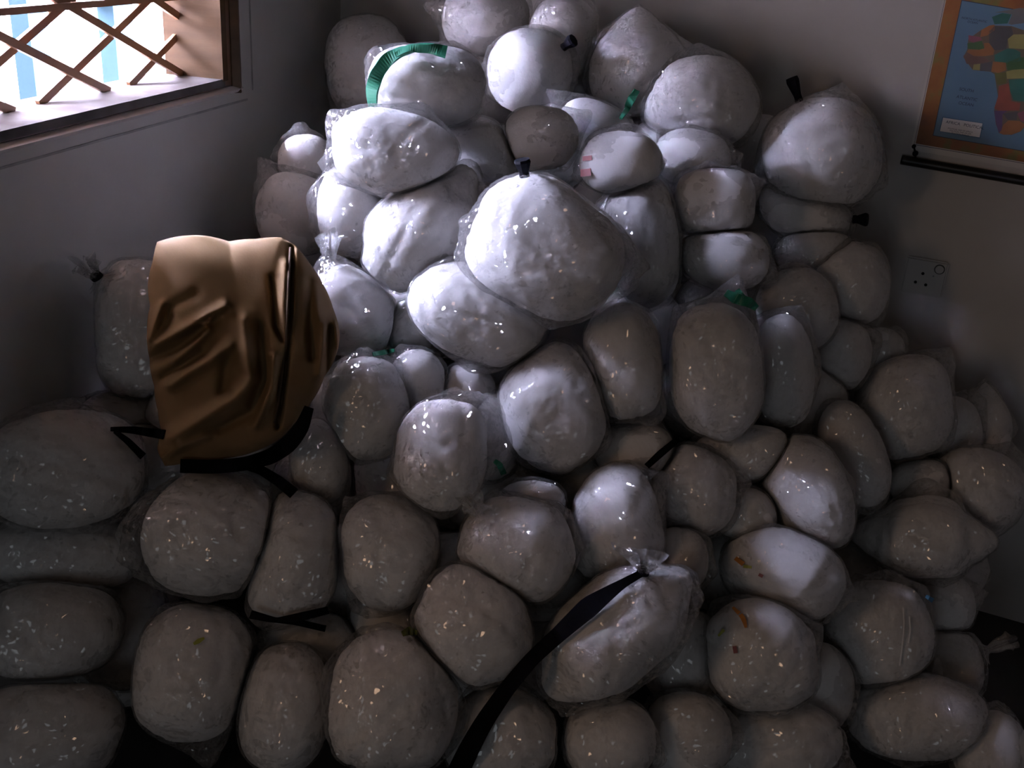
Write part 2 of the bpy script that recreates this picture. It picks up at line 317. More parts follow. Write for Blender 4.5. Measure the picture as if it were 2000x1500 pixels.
# ------------------------------------------------------------------ the wall map
def wmap():
    Z = lambda x, y: (1740 + x / 3.947, y / 3.947)           # crop pixels of the map -> picture
    def P(x, y, off): s, z = pixR(*Z(x, y)); return onR(s, z, off)
    root = empty('wall_map', onR(*pixR(1785, 314)), 'political wall map of Africa with an orange border hanging from a black rod', 'map')
    def sheet(name, pts, o, m, th=0.0006): return MB().prism([P(x, y, o) for x, y in pts], NR * th).build(name, m, root)
    ox, oy = 410 - 1.0 * 0, 0
    # local skew frame of the sheet: a point given by its distance along the left and bottom edges of the blue field
    A = np.array([330., 1040.]); eu = np.array([696., 120.]); ev = np.array([220., -1035.])
    q = lambda u, v: tuple(A + eu * u + ev * v)
    white = mat('map_paper', (0.62, 0.60, 0.57), 0.5)
    org = mat('map_border_print', (0.5, 0.2, 0.05), 0.5); N, Lk, b = nodes_of(org)
    tc = N.new('ShaderNodeTexCoord'); nz = N.new('ShaderNodeTexNoise'); nz.inputs['Scale'].default_value = 16; nz.inputs['Detail'].default_value = 5
    Lk.new(tc.outputs['Object'], nz.inputs['Vector'])
    r = N.new('ShaderNodeValToRGB'); e = r.color_ramp.elements
    e[0].position = 0.3; e[0].color = (0.09, 0.025, 0.012, 1); e[1].position = 0.72; e[1].color = (0.20, 0.14, 0.025, 1)
    for pos, c in ((0.45, (0.19, 0.06, 0.010, 1)), (0.56, (0.21, 0.08, 0.014, 1)), (0.64, (0.13, 0.115, 0.025, 1))):
        x = e.new(pos); x.color = c
    Lk.new(nz.outputs['Fac'], r.inputs['Fac']); Lk.new(r.outputs['Color'], b.inputs['Base Color'])
    sea = noisy('map_sea_print', (0.075, 0.155, 0.235), (0.09, 0.175, 0.26), 8, 0.5)
    ink = mat('map_ink', (0.015, 0.02, 0.05), 0.6)
    sheet('paper', [q(-0.215, -0.135), q(1.99, -0.135), q(1.99, 1.24), q(-0.215, 1.24)], 0.002, white, 0.001)
    sheet('ink_line', [q(-0.188, -0.093), q(1.96, -0.093), q(1.96, 1.19), q(-0.188, 1.19)], 0.0032, ink, 0.0002)
    sheet('inner_margin', [q(-0.184, -0.089), q(1.955, -0.089), q(1.955, 1.187), q(-0.184, 1.187)], 0.0035, white, 0.0002)
    sheet('border', [q(-0.172, -0.082), q(1.94, -0.082), q(1.94, 1.12), q(-0.172, 1.12)], 0.0038, org, 0.0003)
    sheet('border_line', [q(-0.008, -0.005), q(1.77, -0.005), q(1.77, 1.005), q(-0.008, 1.005)], 0.0042, ink, 0.0003)
    sheet('sea', [q(0, 0), q(1.76, 0), q(1.76, 1), q(0, 1)], 0.0046, sea, 0.0003)
    C = {'g': (0.05, 0.13, 0.04), 'o': (0.36, 0.14, 0.045), 'y': (0.42, 0.38, 0.13), 'd': (0.09, 0.085, 0.09), 't': (0.03, 0.16, 0.125),
         'm': (0.27, 0.08, 0.12), 'p': (0.12, 0.06, 0.17), 'b': (0.16, 0.09, 0.07), 'e': (0.17, 0.17, 0.17), 'r': (0.33, 0.08, 0.05), 'n': (0.13, 0.13, 0.03)}
    CM = {k: noisy('map_print_' + k, tuple(x * .55 for x in v), tuple(x * .72 for x in v), 20, 0.5) for k, v in C.items()}
    countries = [
        ('o', (700, 230), (760, 195), (800, 190), (800, 232), (745, 272), (690, 285)), ('m', (600, 270), (690, 285), (705, 310), (640, 330), (600, 310)),
        ('g', (590, 332), (640, 326), (702, 312), (722, 372), (680, 382), (595, 376)), ('d', (760, 240), (800, 200), (930, 205), (945, 265), (902, 300), (890, 380), (800, 386), (758, 330)),
        ('y', (945, 265), (1090, 262), (1090, 382), (910, 370), (902, 300)), ('o', (720, 330), (758, 330), (800, 386), (790, 422), (720, 432), (640, 430), (588, 400), (600, 378), (680, 382), (722, 372)),
        ('b', (560, 430), (588, 402), (640, 430), (720, 440), (770, 470), (700, 490), (640, 500), (585, 490)), ('y', (640, 492), (690, 490), (686, 540), (632, 536)),
        ('d', (690, 490), (785, 472), (772, 550), (688, 545)), ('t', (800, 422), (900, 372), (960, 380), (1000, 402), (1000, 470), (900, 482), (800, 470)),
        ('o', (788, 474), (888, 482), (888, 540), (830, 562), (775, 550)), ('g', (888, 482), (1000, 440), (1092, 440), (1092, 522), (900, 542)),
        ('y', (890, 550), (960, 532), (1092, 530), (1092, 600), (895, 606)), ('n', (800, 562), (890, 555), (892, 640), (822, 652)),
        ('t', (910, 612), (1092, 602), (1110, 790), (945, 772), (922, 700)), ('r', (832, 662), (908, 640), (930, 778), (1000, 792), (990, 850), (830, 852), (798, 832), (828, 740)),
        ('p', (798, 852), (900, 852), (862, 880), (858, 1000), (832, 1022), (812, 950)), ('d', (864, 872), (980, 856), (970, 922), (902, 922)),
        ('o', (838, 1024), (868, 960), (905, 926), (990, 930), (1040, 960), (1000, 1010), (930, 1036), (868, 1036)), ('m', (975, 872), (1060, 840), (1110, 850), (1060, 950), (1000, 930)),
        ('t', (780, 130), (860, 100), (930, 110), (900, 180), (800, 186)), ('e', (800, 95), (1000, 60), (1100, 75), (1080, 170), (930, 190), (905, 182), (935, 110), (865, 96)),
        ('o', (1095, 262), (1230, 275), (1260, 380), (1095, 382)), ('g', (1095, 386), (1262, 386), (1290, 470), (1200, 560), (1098, 520)), ('y', (1265, 440), (1340, 470), (1330, 520), (1250, 560), (1210, 552)),
        ('m', (1345, 470), (1440, 480), (1330, 620), (1290, 600), (1330, 530)), ('o', (1215, 570), (1320, 540), (1285, 620), (1280, 680), (1200, 640)), ('g', (1115, 660), (1200, 648), (1280, 690), (1290, 780), (1180, 780), (1120, 770)),
        ('r', (1120, 790), (1290, 790), (1270, 860), (1130, 970), (1090, 950), (1120, 850)), ('n', (1350, 830), (1395, 800), (1390, 900), (1345, 960), (1330, 920))]
    land = [(760, 195), (930, 200), (1095, 255), (1235, 270), (1290, 400), (1345, 470), (1440, 480), (1330, 625), (1285, 690), (1295, 860), (1130, 975), (1040, 965), (1000, 1012), (930, 1038), (838, 1026), (810, 955), (796, 850), (826, 740), (800, 570),
            (770, 552), (632, 538), (560, 440), (590, 380), (598, 300), (690, 235)]
    sheet('landmass', land, 0.0048, mat('map_print_land', (0.10, 0.075, 0.05), 0.5), 0.0002)
    for c in countries:
        MB().prism([P(x, y, 0.005) for x, y in c[1:]], NR * 0.0004).build('country', CM[c[0]], root)
    lg = [(400, 897), (714, 946), (690, 1064), (374, 1011)]
    sheet('legend_edge', lg, 0.005, mat('legend_ink', (0.03, 0.09, 0.16), 0.6), 0.0004)
    cx, cy = np.mean([p[0] for p in lg]), np.mean([p[1] for p in lg])
    sheet('legend', [(cx + (x - cx) * 0.965, cy + (y - cy) * 0.91) for x, y in lg], 0.0055, white, 0.0004)
    def text(body, x, y, size, m=ink):
        cu = bpy.data.curves.new('lettering', 'FONT'); cu.body = body; cu.size = size; cu.extrude = 0.0001
        t = bpy.data.objects.new('lettering', cu); col.objects.link(t)
        dg = bpy.context.evaluated_depsgraph_get(); me = bpy.data.meshes.new_from_object(t.evaluated_get(dg)); bpy.data.objects.remove(t); bpy.data.curves.remove(cu)
        o = P(x, y, 0.0062); ex = nrm(P(x + 100, y + 17, 0.0062) - o); ey = nrm(np.cross(NR, ex))
        if ey[2] < 0: ey = -ey
        for v in me.vertices:
            c = v.co; v.co = Vector(o + ex * c.x + ey * c.y + NR * c.z - np.array(root.location))
        link('lettering', me, m, root)
    text('AFRICA   POLITICAL', 424, 946, 0.0088)
    for k in range(3): text('POLITICAL MAP OF AFRICA'[:23 - k * 3], 440 + 14 * k, 990 + 18 * k, 0.0042)
    text('SOUTH', 526, 693, 0.009); text('ATLANTIC', 505, 752, 0.009); text('OCEAN', 520, 800, 0.009); text('NORTH ATLANTIC', 545, 142, 0.006); text('OCEAN', 590, 172, 0.006)
    # lower hanging rod, wider than the sheet
    a, b = P(85, 1225, 0.012), P(1750, 1511, 0.012)
    MB().tube([a, a + (b - a) * 0.01, a + (b - a) * 0.5, b], 0.0105, 12).build('hanging_rod', mat('rod_black', (0.008, 0.008, 0.008), 0.4), root, True)
    c = P(180, 1125, 0.004); MB().tube([c, c + NR * 0.006], 0.0045, 10).build('eyelet', M_tieblack, root)
    c = P(192, 1178, 0.004); MB().tube([c, c + NR * 0.010], 0.006, 10).build('cord_knot', M_tieblack, root)
    MB().tube([P(178, 1125, 0.005), P(186, 1150, 0.008), P(192, 1180, 0.012), P(196, 1215, 0.016)], 0.002, 6).build('cord', M_tieblack, root)
wmap()

# ------------------------------------------------------------------ wall socket
def socket():
    s, z = pixR(1806, 540); w2, h2 = 0.046, 0.043
    root = empty('wall_socket', onR(s, z), 'white three-hole wall socket with a round switch on the wall below the map', 'socket')
    me = bpy.data.meshes.new('plate'); bm = bmesh.new()
    mb = boxR(MB(), s - w2, s + w2, z - h2, z + h2, 0, 0.011)
    vs = [bm.verts.new(p - np.array(root.location)) for p in mb.v]
    for fc in mb.f: bm.faces.new([vs[i] for i in fc])
    bmesh.ops.bevel(bm, geom=bm.edges[:], offset=0.004, segments=3, affect='EDGES'); bm.to_mesh(me); bm.free()
    white = mat('socket_plastic', (0.50, 0.49, 0.47), 0.35); link('plate', me, white, root)
    hole = mat('socket_hole', (0.004, 0.004, 0.004), 0.8)
    for px, py in ((1803.5, 532), (1789, 548.5), (1809, 554)):
        a, b = pixR(px, py); MB().tube([onR(a, b, 0.0105), onR(a, b, 0.0115)], 0.0036, 12).build('pin_hole', hole, root)
    a, b = pixR(1836, 524); p = []
    ring = MB(); n = 20
    pts = [onR(a + 0.0105 * math.cos(2 * math.pi * k / n), b + 0.0105 * math.sin(2 * math.pi * k / n), 0.0115) for k in range(n + 1)]
    ring.tube(pts, 0.0011, 6, NR).build('switch_shadow_ring', mat('switch_shadow_gap', (0.05, 0.05, 0.05), 0.6), root)
    MB().tube([onR(a, b, 0.010), onR(a, b, 0.0145)], 0.0092, 20).build('switch_button', white, root)
    a, b = pixR(1824, 537); MB().tube([onR(a, b, 0.0108), onR(a, b, 0.0122)], 0.002, 10).build('screw', mat('screw_metal', (0.2, 0.2, 0.2), 0.4, Metallic=0.8), root)
socket()

# ------------------------------------------------------------------ the pile of bags
# centre x, y and half sizes in the photograph (pixels), turn (degrees clockwise), push away from the eye (cm), label, extras
# extras: t = tails (angle, length, tie), f = loose film corners (angle, amount), p = gather points (x, y from -1 to 1)
BK, GR, OL = 'k', 'g', 'o'
BAGS = [
 (722, 133, 88, 106, 0, 60, 'grey-looking plastic bag against the window wall, behind the green-stringed bag', dict(p=[(-.2, -.5)])),
 (838, 172, 120, 82, 4, -3, 'two-lobed bag with a bright white side and green plastic string over its top', dict(f=[(60, .10)], p=[(.35, -.2)], sq=2.6)),
 (950, 38, 92, 74, 0, 30, 'crinkled clear bag highest on the pile, above the bag with a dark knot', dict(f=[(120, .15)], p=[(.1, .1)])),
 (1035, 140, 88, 86, 0, 22, 'bag with a small dark knot on its shoulder near the top of the pile', dict(p=[(.38, -.22)], t=[(35, .03, BK, .55)])),
 (1100, 78, 76, 86, 0, 28, 'dim bag at the back of the pile top, beside the cone-shaped bag', dict()),
 (1245, 120, 104, 116, 0, 22, 'cone-shaped bag at the top by the map wall, a green string end below it', dict(cone=.35, p=[(.1, .5)])),
 (1365, 198, 112, 92, 0, 10, 'round glinting bag between the cone-shaped bag and the bag with a black tape tail', dict(p=[(.2, -.3), (-.3, .4)], f=[(320, .12)])),
 (1600, 308, 116, 110, 0, -2, 'smooth round bag with a square black tape tail standing on top, nearest the map', dict(t=[(112, .055, BK, 0)], f=[(205, .22)], p=[(-.35, -.75)])),
 (1572, 412, 98, 66, 28, 6, 'slack bag pressed beneath the round bag with the black tape tail', dict(p=[(.5, .3)], t=[(350, .03, BK, .2)])),
 (1352, 308, 80, 58, 8, 4, 'small smooth bag just under the round glinting bag', dict(f=[(345, .15)])),
 (1055, 270, 80, 66, 0, 4, 'wrinkled shiny bag with a pale crease, behind the large bright bag', dict(p=[(.1, .2)], f=[(20, .2)])),
 (940, 292, 84, 62, 25, 6, 'grey bag wedged between two bright bags behind the large bright one', dict(f=[(150, .12)])),
 (1165, 252, 82, 54, 25, 14, 'bag with a thin glinting film peak, behind the bag with two red marks', dict(f=[(140, .3), (40, .1)])),
 (770, 300, 134, 90, 12, -9, 'bright white bag with a starry gather of plastic, under the green-stringed bag', dict(p=[(.08, .05), (-.45, .0)], f=[(185, .08)])),
 (826, 446, 158, 104, -50, -1, 'lemon-shaped bag, bright above and warm brown below, over the brown cushion corner', dict(p=[(.55, .0), (-.6, .5)], lemon=.3)),
 (1060, 490, 160, 132, 32, -13, 'largest bright white bag in the middle with a black tie at its peak', dict(t=[(104, .03, BK, .35)], p=[(-.7, .25), (.6, .2)], sq=2.5)),
 (1212, 318, 86, 64, 0, 1, 'small bag with two pale red print marks, behind the large bright bag', dict(p=[(-.1, -.3)])),
 (1255, 455, 74, 150, -8, 7, 'tall narrow bag squeezed between the large bright bag and the crumpled shiny ones', dict(p=[(0, .3)], f=[(290, .10)])),
 (1395, 398, 90, 78, 0, -2, 'crumpled very shiny bag with a flat film top, below the small smooth bag', dict(f=[(25, .35), (150, .15)], p=[(.1, -.1), (-.5, .1)], sq=3)),
 (1415, 502, 92, 68, 12, 0, 'rounded bag right under the crumpled very shiny bag', dict(p=[(-.4, -.2)])),
 (598, 318, 58, 58, 0, 30, 'small tan-lit bag peeping up behind the bright bag with the starry gather', dict(f=[(100, .25)])),
 (575, 418, 78, 88, 0, 30, 'tan-lit bag against the window wall just above the brown cushion', dict(p=[(.0, -.6)], f=[(120, .25)])),
 (688, 412, 72, 98, 0, 16, 'shadowed tan bag hidden under the bright bag with the starry gather', dict(f=[(250, .1)])),
 (690, 612, 92, 94, 0, 4, 'white bag directly behind the cushion edge with a crumpled film tail', dict(t=[(112, .06, None, .2)])),
 (800, 638, 60, 56, 0, 8, 'small bag sunk in the gap under the lemon-shaped bag', dict(f=[(90, .15)])),
 (938, 618, 146, 98, 28, -3, 'warm-sided bag under the large bright bag, lying on a slant', dict(p=[(-.3, -.4)])),
 (1080, 796, 106, 136, -14, 2, 'big plain oval bag in the middle, lit tan along one side', dict(p=[(-.3, -.6)], f=[(245, .14)])),
 (1222, 714, 84, 122, -4, 1, 'upright grey bag between the big plain oval and the split pair', dict(f=[(60, .12)], p=[(.5, .6)])),
 (1396, 732, 96, 136, -6, -5, 'larger half of a split pair of upright bags below the green string', dict(p=[(.1, .4), (.4, .2)])),
 (1530, 726, 62, 120, -3, -3, 'narrow half of the split pair, on the socket side', dict(p=[(.2, .5)])),
 (1445, 888, 112, 58, -10, 3, 'flat bag flattened underneath the split pair of upright bags', dict(p=[(.2, -.2)])),
 (1655, 556, 84, 90, 0, 1, 'round bag by the wall beside the three-hole socket', dict(p=[(-.3, -.4), (.5, -.2)], f=[(60, .08)])),
 (1556, 606, 82, 88, -15, 2, 'slack bag with small star creases next to the round bag by the socket', dict(p=[(-.3, -.5), (.3, .4)])),
 (1592, 494, 80, 54, 0, 5, 'creased bag with a curl of film between the socket bag and the black-taped bag', dict(p=[(-.2, .1)])),
 (1632, 690, 72, 84, 0, 6, 'dim bag in the fold below the round bag by the socket', dict()),
 (1714, 688, 54, 52, 0, 8, 'small dim bag touching the map wall below the socket', dict()),
 (1762, 796, 96, 112, 0, 2, 'big dim bag leaning on the map wall, with a glint on its shoulder', dict(p=[(.5, .0)])),
 (1858, 842, 60, 72, 0, 5, 'dim bag standing beside the big dim bag at the map wall', dict()),
 (1926, 826, 50, 84, 0, 7, 'thin dark bag at the edge of the pile against the map wall', dict(cone=.4)),
 (1668, 886, 62, 116, -20, 0, 'long slanting bag half behind the glinting egg-shaped bag', dict(p=[(-.2, -.5)])),
 (1580, 960, 84, 124, -20, -4, 'egg-shaped bag with a row of tiny glints, below the narrow split half', dict(p=[(.3, -.1), (.5, .5)])),
 (1352, 956, 90, 94, 0, 4, 'plain round bag beside the short black strap', dict(p=[(-.1, 0)])),
 (1456, 1004, 68, 56, 10, 3, 'creased little bag in the gap between the plain round and egg-shaped bags', dict(p=[(-.4, -.1)], f=[(300, .12)])),
 (1806, 1046, 130, 82, 4, -4, 'lemon-pointed bag lying flat with a line of glints', dict(lemon=.25, p=[(-.1, .0), (.3, .0)])),
 (1800, 948, 74, 56, 0, 3, 'dull bag behind the lemon-pointed bag', dict()),
 (1912, 962, 94, 92, 0, -1, 'dim bag at the frame edge above the black floor shadow', dict(p=[(-.4, .1)])),
 (1535, 1122, 122, 90, 22, -3, 'smooth bag with coloured flecks above the orange-streaked bag', dict(p=[(-.4, .0)])),
 (1716, 1240, 110, 108, 0, -3, 'bag with two long vertical film creases', dict(p=[(-.4, .3)], f=[(80, .06)], sq=2.5)),
 (1846, 1180, 58, 64, 0, 2, 'small bag with a blue glint beside the vertically creased bag', dict(p=[(-.1, -.3)])),
 (1860, 1300, 60, 76, 0, 1, 'small bag with a thin film tail over the black floor', dict(t=[(25, .05, None, .1)])),
 (1790, 1392, 134, 86, 0, -5, 'broad low bag under the vertically creased bag', dict(p=[(.0, .1), (-.4, .4)])),
 (1932, 1462, 76, 78, 0, -6, 'bag resting on the floor in the corner by the black shadow', dict()),
 (1484, 1278, 114, 114, 0, -4, 'round bag with an orange streak at its crown', dict(p=[(-.2, -.5), (-.1, .7)])),
 (1606, 1342, 64, 92, 12, 1, 'grey bag with a burst of creases beside the orange-streaked bag', dict(p=[(-.2, .2)])),
 (1500, 1446, 140, 80, 0, 3, 'dark bag in shadow underneath the orange-streaked bag', dict()),
 (1198, 1240, 180, 106, -40, -4, 'pear-shaped bag with a black-tied neck lying along the long black strap', dict(t=[(62, .06, BK, .6)], lemon=.15, p=[(.5, -.4), (.2, .1)])),
 (1190, 1444, 96, 84, 0, 0, 'shadowed bag below the pear-shaped bag, on the long strap side', dict(p=[(0, -.6)])),
 (1342, 1436, 92, 88, 0, 2, 'shadowed bag below the pear-shaped bag, on the orange-streaked side', dict(p=[(-.5, -.2)])),
 (975, 1436, 118, 98, 0, 1, 'bag crossed by the long black strap at the bottom', dict(p=[(.5, -.3)], f=[(60, .12)])),
 (772, 1376, 134, 138, 0, -6, 'big warm-edged bag at the bottom with an olive string above it', dict(p=[(-.5, .3), (-.2, -.6)], sq=2.4)),
 (864, 888, 94, 112, 4, -9, 'pinkish-lit egg-shaped bag in a loose clear sleeve', dict(f=[(45, .35), (10, .25), (80, .2)], p=[(.1, -.2), (.3, .7)])),
 (756, 1072, 102, 120, -8, -4, 'pinkish-lit bag with small dimples below the loose-sleeved egg-shaped bag', dict(p=[(.3, -.4), (.4, .1)])),
 (1002, 1078, 118, 112, 12, -5, 'bag with a stiff pinkish film fan at its top corner', dict(t=[(132, .05, None, .9)], p=[(-.3, -.5), (.3, .1)])),
 (926, 1208, 118, 126, -14, -6, 'pinkish-lit bag under the bag with the stiff film fan', dict(p=[(.1, -.3), (.3, .0)])),
 (1196, 1028, 98, 126, -4, 2, 'bag with an orange-lit crown in front of the big plain oval', dict(p=[(-.4, -.6), (.2, .2)])),
 (1326, 1092, 60, 68, 0, 2, 'slim bag behind the black-tied neck of the pear-shaped bag', dict(f=[(250, .15)])),
 (1240, 884, 84, 64, 0, 7, 'dull bag deep behind the orange-crowned bag', dict()),
 (1040, 985, 74, 50, 0, 2, 'crumpled film-covered bag above the stiff film fan', dict(f=[(70, .3), (20, .3), (120, .15)])),
 (962, 852, 58, 96, 0, 6, 'shaded bag behind the loose clear sleeve', dict()),
 (272, 648, 88, 154, 0, -1, 'tall white bag with a black-knotted neck between the window wall and brown cushion', dict(t=[(124, .06, BK, .4)], sq=2.8)),
 (716, 790, 86, 106, -8, -2, 'creased bag with a green string end beside the lower part of the brown cushion', dict(p=[(.0, -.2)])),
 (816, 750, 60, 72, 0, 3, 'small bag with a tan glow on top under the small bag in the gap', dict(f=[(20, .2)])),
 (912, 772, 62, 66, 0, 6, 'dark little bag beside the big plain oval', dict()),
 (624, 902, 58, 90, -6, -1, 'slender grey bag below the cushion, beside a black hole in the pile', dict()),
 (570, 1086, 98, 128, 12, -4, 'smooth oval bag beside the strap end under the cushion', dict(p=[(.3, .4)])),
 (412, 1048, 138, 132, -10, -8, 'big crinkled bag under the wide strap with a loose film fan facing the window wall', dict(f=[(160, .34), (200, .30), (180, .15)], p=[(.0, -.2), (.4, -.1)])),
 (130, 912, 152, 118, 0, -2, 'widest bag at the window wall, topmost of the column of bags below the window', dict(p=[(.1, -.3), (.1, .4)])),
 (118, 1082, 152, 80, 4, 1, 'flattened bag second from the top in the column below the window', dict(p=[(.1, .0)])),
 (104, 1238, 136, 104, 0, -3, 'dim wide bag third down below the window', dict(p=[(-.5, .0)])),
 (86, 1432, 156, 108, 0, -5, 'dim wide bag lowest below the window, at the picture corner', dict(p=[(-.4, -.6)])),
 (374, 1314, 116, 142, 0, -5, 'two-humped bag with a yellow-green fleck below the big crinkled bag', dict(p=[(-.2, -.5), (.1, .2)])),
 (556, 1388, 96, 128, -4, -3, 'plain upright bag at the bottom beside the warm-edged bag', dict(p=[(.1, -.6), (-.2, -.1)])),
 (602, 1252, 104, 60, 0, 6, 'shadowed bag under two black strap ends', dict()),
 (252, 808, 96, 48, 0, 5, 'flat bag under the tall white bag beside the cushion', dict()),
 (304, 890, 84, 70, 10, 4, 'shadowed bag under the thin forked strap', dict()),
 (236, 1226, 92, 118, 0, 10, 'shadowed bag in the black gap between the two-humped bag and the dim wide bags', dict()),
 (752, 1212, 74, 56, 0, 8, 'bag with a dark knot sunk under the dimpled pinkish bag', dict(t=[(60, .03, OL, .3)])),
]
CUSH = dict(cx=480, cy=682, rx=178, ry=216, th=0.085, D=1.78)

def ico(n):
    bm = bmesh.new(); bmesh.ops.create_icosphere(bm, subdivisions=n, radius=1.0)
    v = np.array([x.co[:] for x in bm.verts]); t = np.array([[x.index for x in fc.verts] for fc in bm.faces]); bm.free()
    return v / np.linalg.norm(v, axis=1)[:, None], t
ICO = {n: ico(n) for n in (4, 5, 6, 7)}
def waves(u, rng, lo, hi, n=10):
    o = np.zeros(len(u))
    for _ in range(n):
        k = rng.normal(size=3); k *= rng.uniform(lo, hi) / np.linalg.norm(k); o += np.sin(u @ k + rng.uniform(0, 6.28)) / math.sqrt(n / 2)
    return o
def frame_at(px, py):
    r = nrm(ray(px, py)); rt = R3[:, 0] - r * (R3[:, 0] @ r); rt = nrm(rt); dn = np.cross(r, rt)
    return rt, dn, r
def plane_limit(px, py, P, N, clear):
    r = ray(px, py); den = r @ N
    if den > -1e-4: return 9.0
    t = ((P - EYE) @ N) / den
    return t - clear / abs(den)

class Blob: pass
blobs = []
def add_blob(cx, cy, rx, ry, rot, dz, label, ex, D=None, th=None, seed=0):
    b = Blob(); b.rng = np.random.default_rng(seed); b.label, b.ex = label, ex; b.px = (cx, cy, rx, ry)
    rx *= 1.065; ry *= 1.065
    size = min(rx, ry) * 0.55 + max(rx, ry) * 0.45
    if D is None:
        D0 = 1.79 + (1450 - cy) / 1300 * 0.27
        if cx > 1150: D0 += min(1, (cx - 1150) / 700) ** 1.3 * (0.34 + 0.2 * max(0, 1000 - cy) / 1000)
        D = D0
        for it in range(3):
            rad = size * D / f
            lim = min(plane_limit(cx, cy, K, NL, rad * 0.82), plane_limit(cx, cy, K, NR, rad * 0.82), plane_limit(cx, cy, K * 0, ZV, rad * 0.8))
            D = -0.06 * math.log(math.exp(-(D0) / 0.06) + math.exp(-lim / 0.06))
        D = min(D + dz / 100, lim + 0.02)
    b.D = D; b.c = at(cx, cy, D)
    rt, dn, fw = frame_at(cx, cy); a = math.radians(rot)
    e1 = rt * math.cos(a) + dn * math.sin(a); e2 = -rt * math.sin(a) + dn * math.cos(a)
    k = D / f
    b.E = np.array([e1, e2, fw]).T; b.rad = np.array([rx * k, ry * k, (th if th else min(size, min(rx, ry) * 1.15) * k * 0.95)])
    b.rt, b.dn, b.fw, b.rot = rt, dn, fw, a
    b.A = (b.E / b.rad).T                      # world offset -> unit ball
    blobs.append(b); return b
for i, r in enumerate(BAGS): add_blob(*r, seed=100 + i)
cush = add_blob(CUSH['cx'], CUSH['cy'], CUSH['rx'], CUSH['ry'], 0, 0, None, {}, CUSH['D'], CUSH['th'], seed=7)
# bags buried inside the heap that carry the visible ones
nb = len(blobs)
rb = np.random.default_rng(5)
for layer in (1, 2, 3):
    for gy in range(130, 1600, 165):
        for gx in range(-80, 2100, 175):
            x, y = gx + rb.uniform(-25, 25) + (87 if (gy // 165 + layer) % 2 else 0), gy + rb.uniform(-20, 20)
            near = [b for b in blobs[:nb] if abs(b.px[0] - x) < b.px[2] * 0.95 and abs(b.px[1] - y) < b.px[3] * 0.95]
            around = [b for b in blobs[:nb] if abs(b.px[0] - x) < 170 and abs(b.px[1] - y) < 170]
            if len(around) < 4: continue
            D = np.median([b.D for b in (near or around)]) + 0.02 + 0.155 * layer; R = 96
            rad = R * D / f
            lim = min(plane_limit(x, y, K, NL, rad * 0.7), plane_limit(x, y, K, NR, rad * 0.7), plane_limit(x, y, K * 0, ZV, rad * 0.7))
            if lim < D - 0.08: continue
            D = min(D, lim); c = at(x, y, D)
            top = [b.c[2] + b.rad[1] * 0.4 for b in around]
            if c[2] > max(top) - 0.06 or (y < 330 and layer > 2): continue
            if any(np.linalg.norm(b.c - c) < 0.105 for b in blobs): continue
            def cov(px, py): return any(b.D < D and (((px - b.px[0]) * math.cos(b.rot) + (py - b.px[1]) * math.sin(b.rot)) / b.px[2]) ** 2 + ((-(px - b.px[0]) * math.sin(b.rot) + (py - b.px[1]) * math.cos(b.rot)) / b.px[3]) ** 2 < 1.25 for b in blobs[:nb])
            ring = [(x + R * 1.07 * math.cos(k * .2618), y + R * 1.07 * math.sin(k * .2618)) for k in range(24)]
            ins = [cov(px, py) for (px, py) in ring if -5 < px < 2005 and -5 < py < 1505]
            if ins and sum(ins) < 0.9 * len(ins): continue
            add_blob(x, y, R, R * 0.95, rb.uniform(-40, 40), 0, None, {}, D, None, seed=int(500 + len(blobs)))
print('bags', nb, 'buried', len(blobs) - nb)

def limits(b, W, s):
    """soft minimum of the free radius with the neighbours' contact faces, the walls and the floor"""
    p = 14.0; acc = s ** -p; hard = s.copy()
    for o in blobs:
        if o is b: continue
        dlt = o.c - b.c
        if np.linalg.norm(dlt) > (b.rad.max() + o.rad.max()) * 1.35: continue
        Ai = (W @ b.A.T); Aj = (W @ o.A.T); dj = o.A @ dlt
        qa = (Ai ** 2).sum(1) - (Aj ** 2).sum(1); qb = 2 * (Aj @ dj); qc = -(dj @ dj)
        disc = np.maximum(qb * qb - 4 * qa * qc, 0); sq = np.sqrt(disc); ok = (qb * qb - 4 * qa * qc) >= 0
        with np.errstate(divide='ignore', invalid='ignore'):
            r1 = (-qb + sq) / (2 * qa); r2 = (-qb - sq) / (2 * qa); lin = -qc / qb
        r1 = np.where(np.abs(qa) < 1e-9, lin, r1); r2 = np.where(np.abs(qa) < 1e-9, np.inf, r2)
        r1 = np.where(ok & (r1 > 1e-6), r1, np.inf); r2 = np.where(ok & (r2 > 1e-6), r2, np.inf)
        k = np.minimum(r1, r2)
        k = np.where(k < 1.9, k, np.inf)
        acc += np.where(np.isfinite(k), k, 1e9) ** -p; hard = np.minimum(hard, k)
    for P, N in ((K + NL * 0.004, NL), (K + NR * 0.004, NR), (ZV * 0.003, ZV)):
        den = W @ N; k = np.where(den < -1e-6, ((P - b.c) @ N) / np.where(den < -1e-6, den, -1), 1e9); k = np.maximum(k, 0.02)
        acc += k ** -p
    return acc ** (-1 / p)

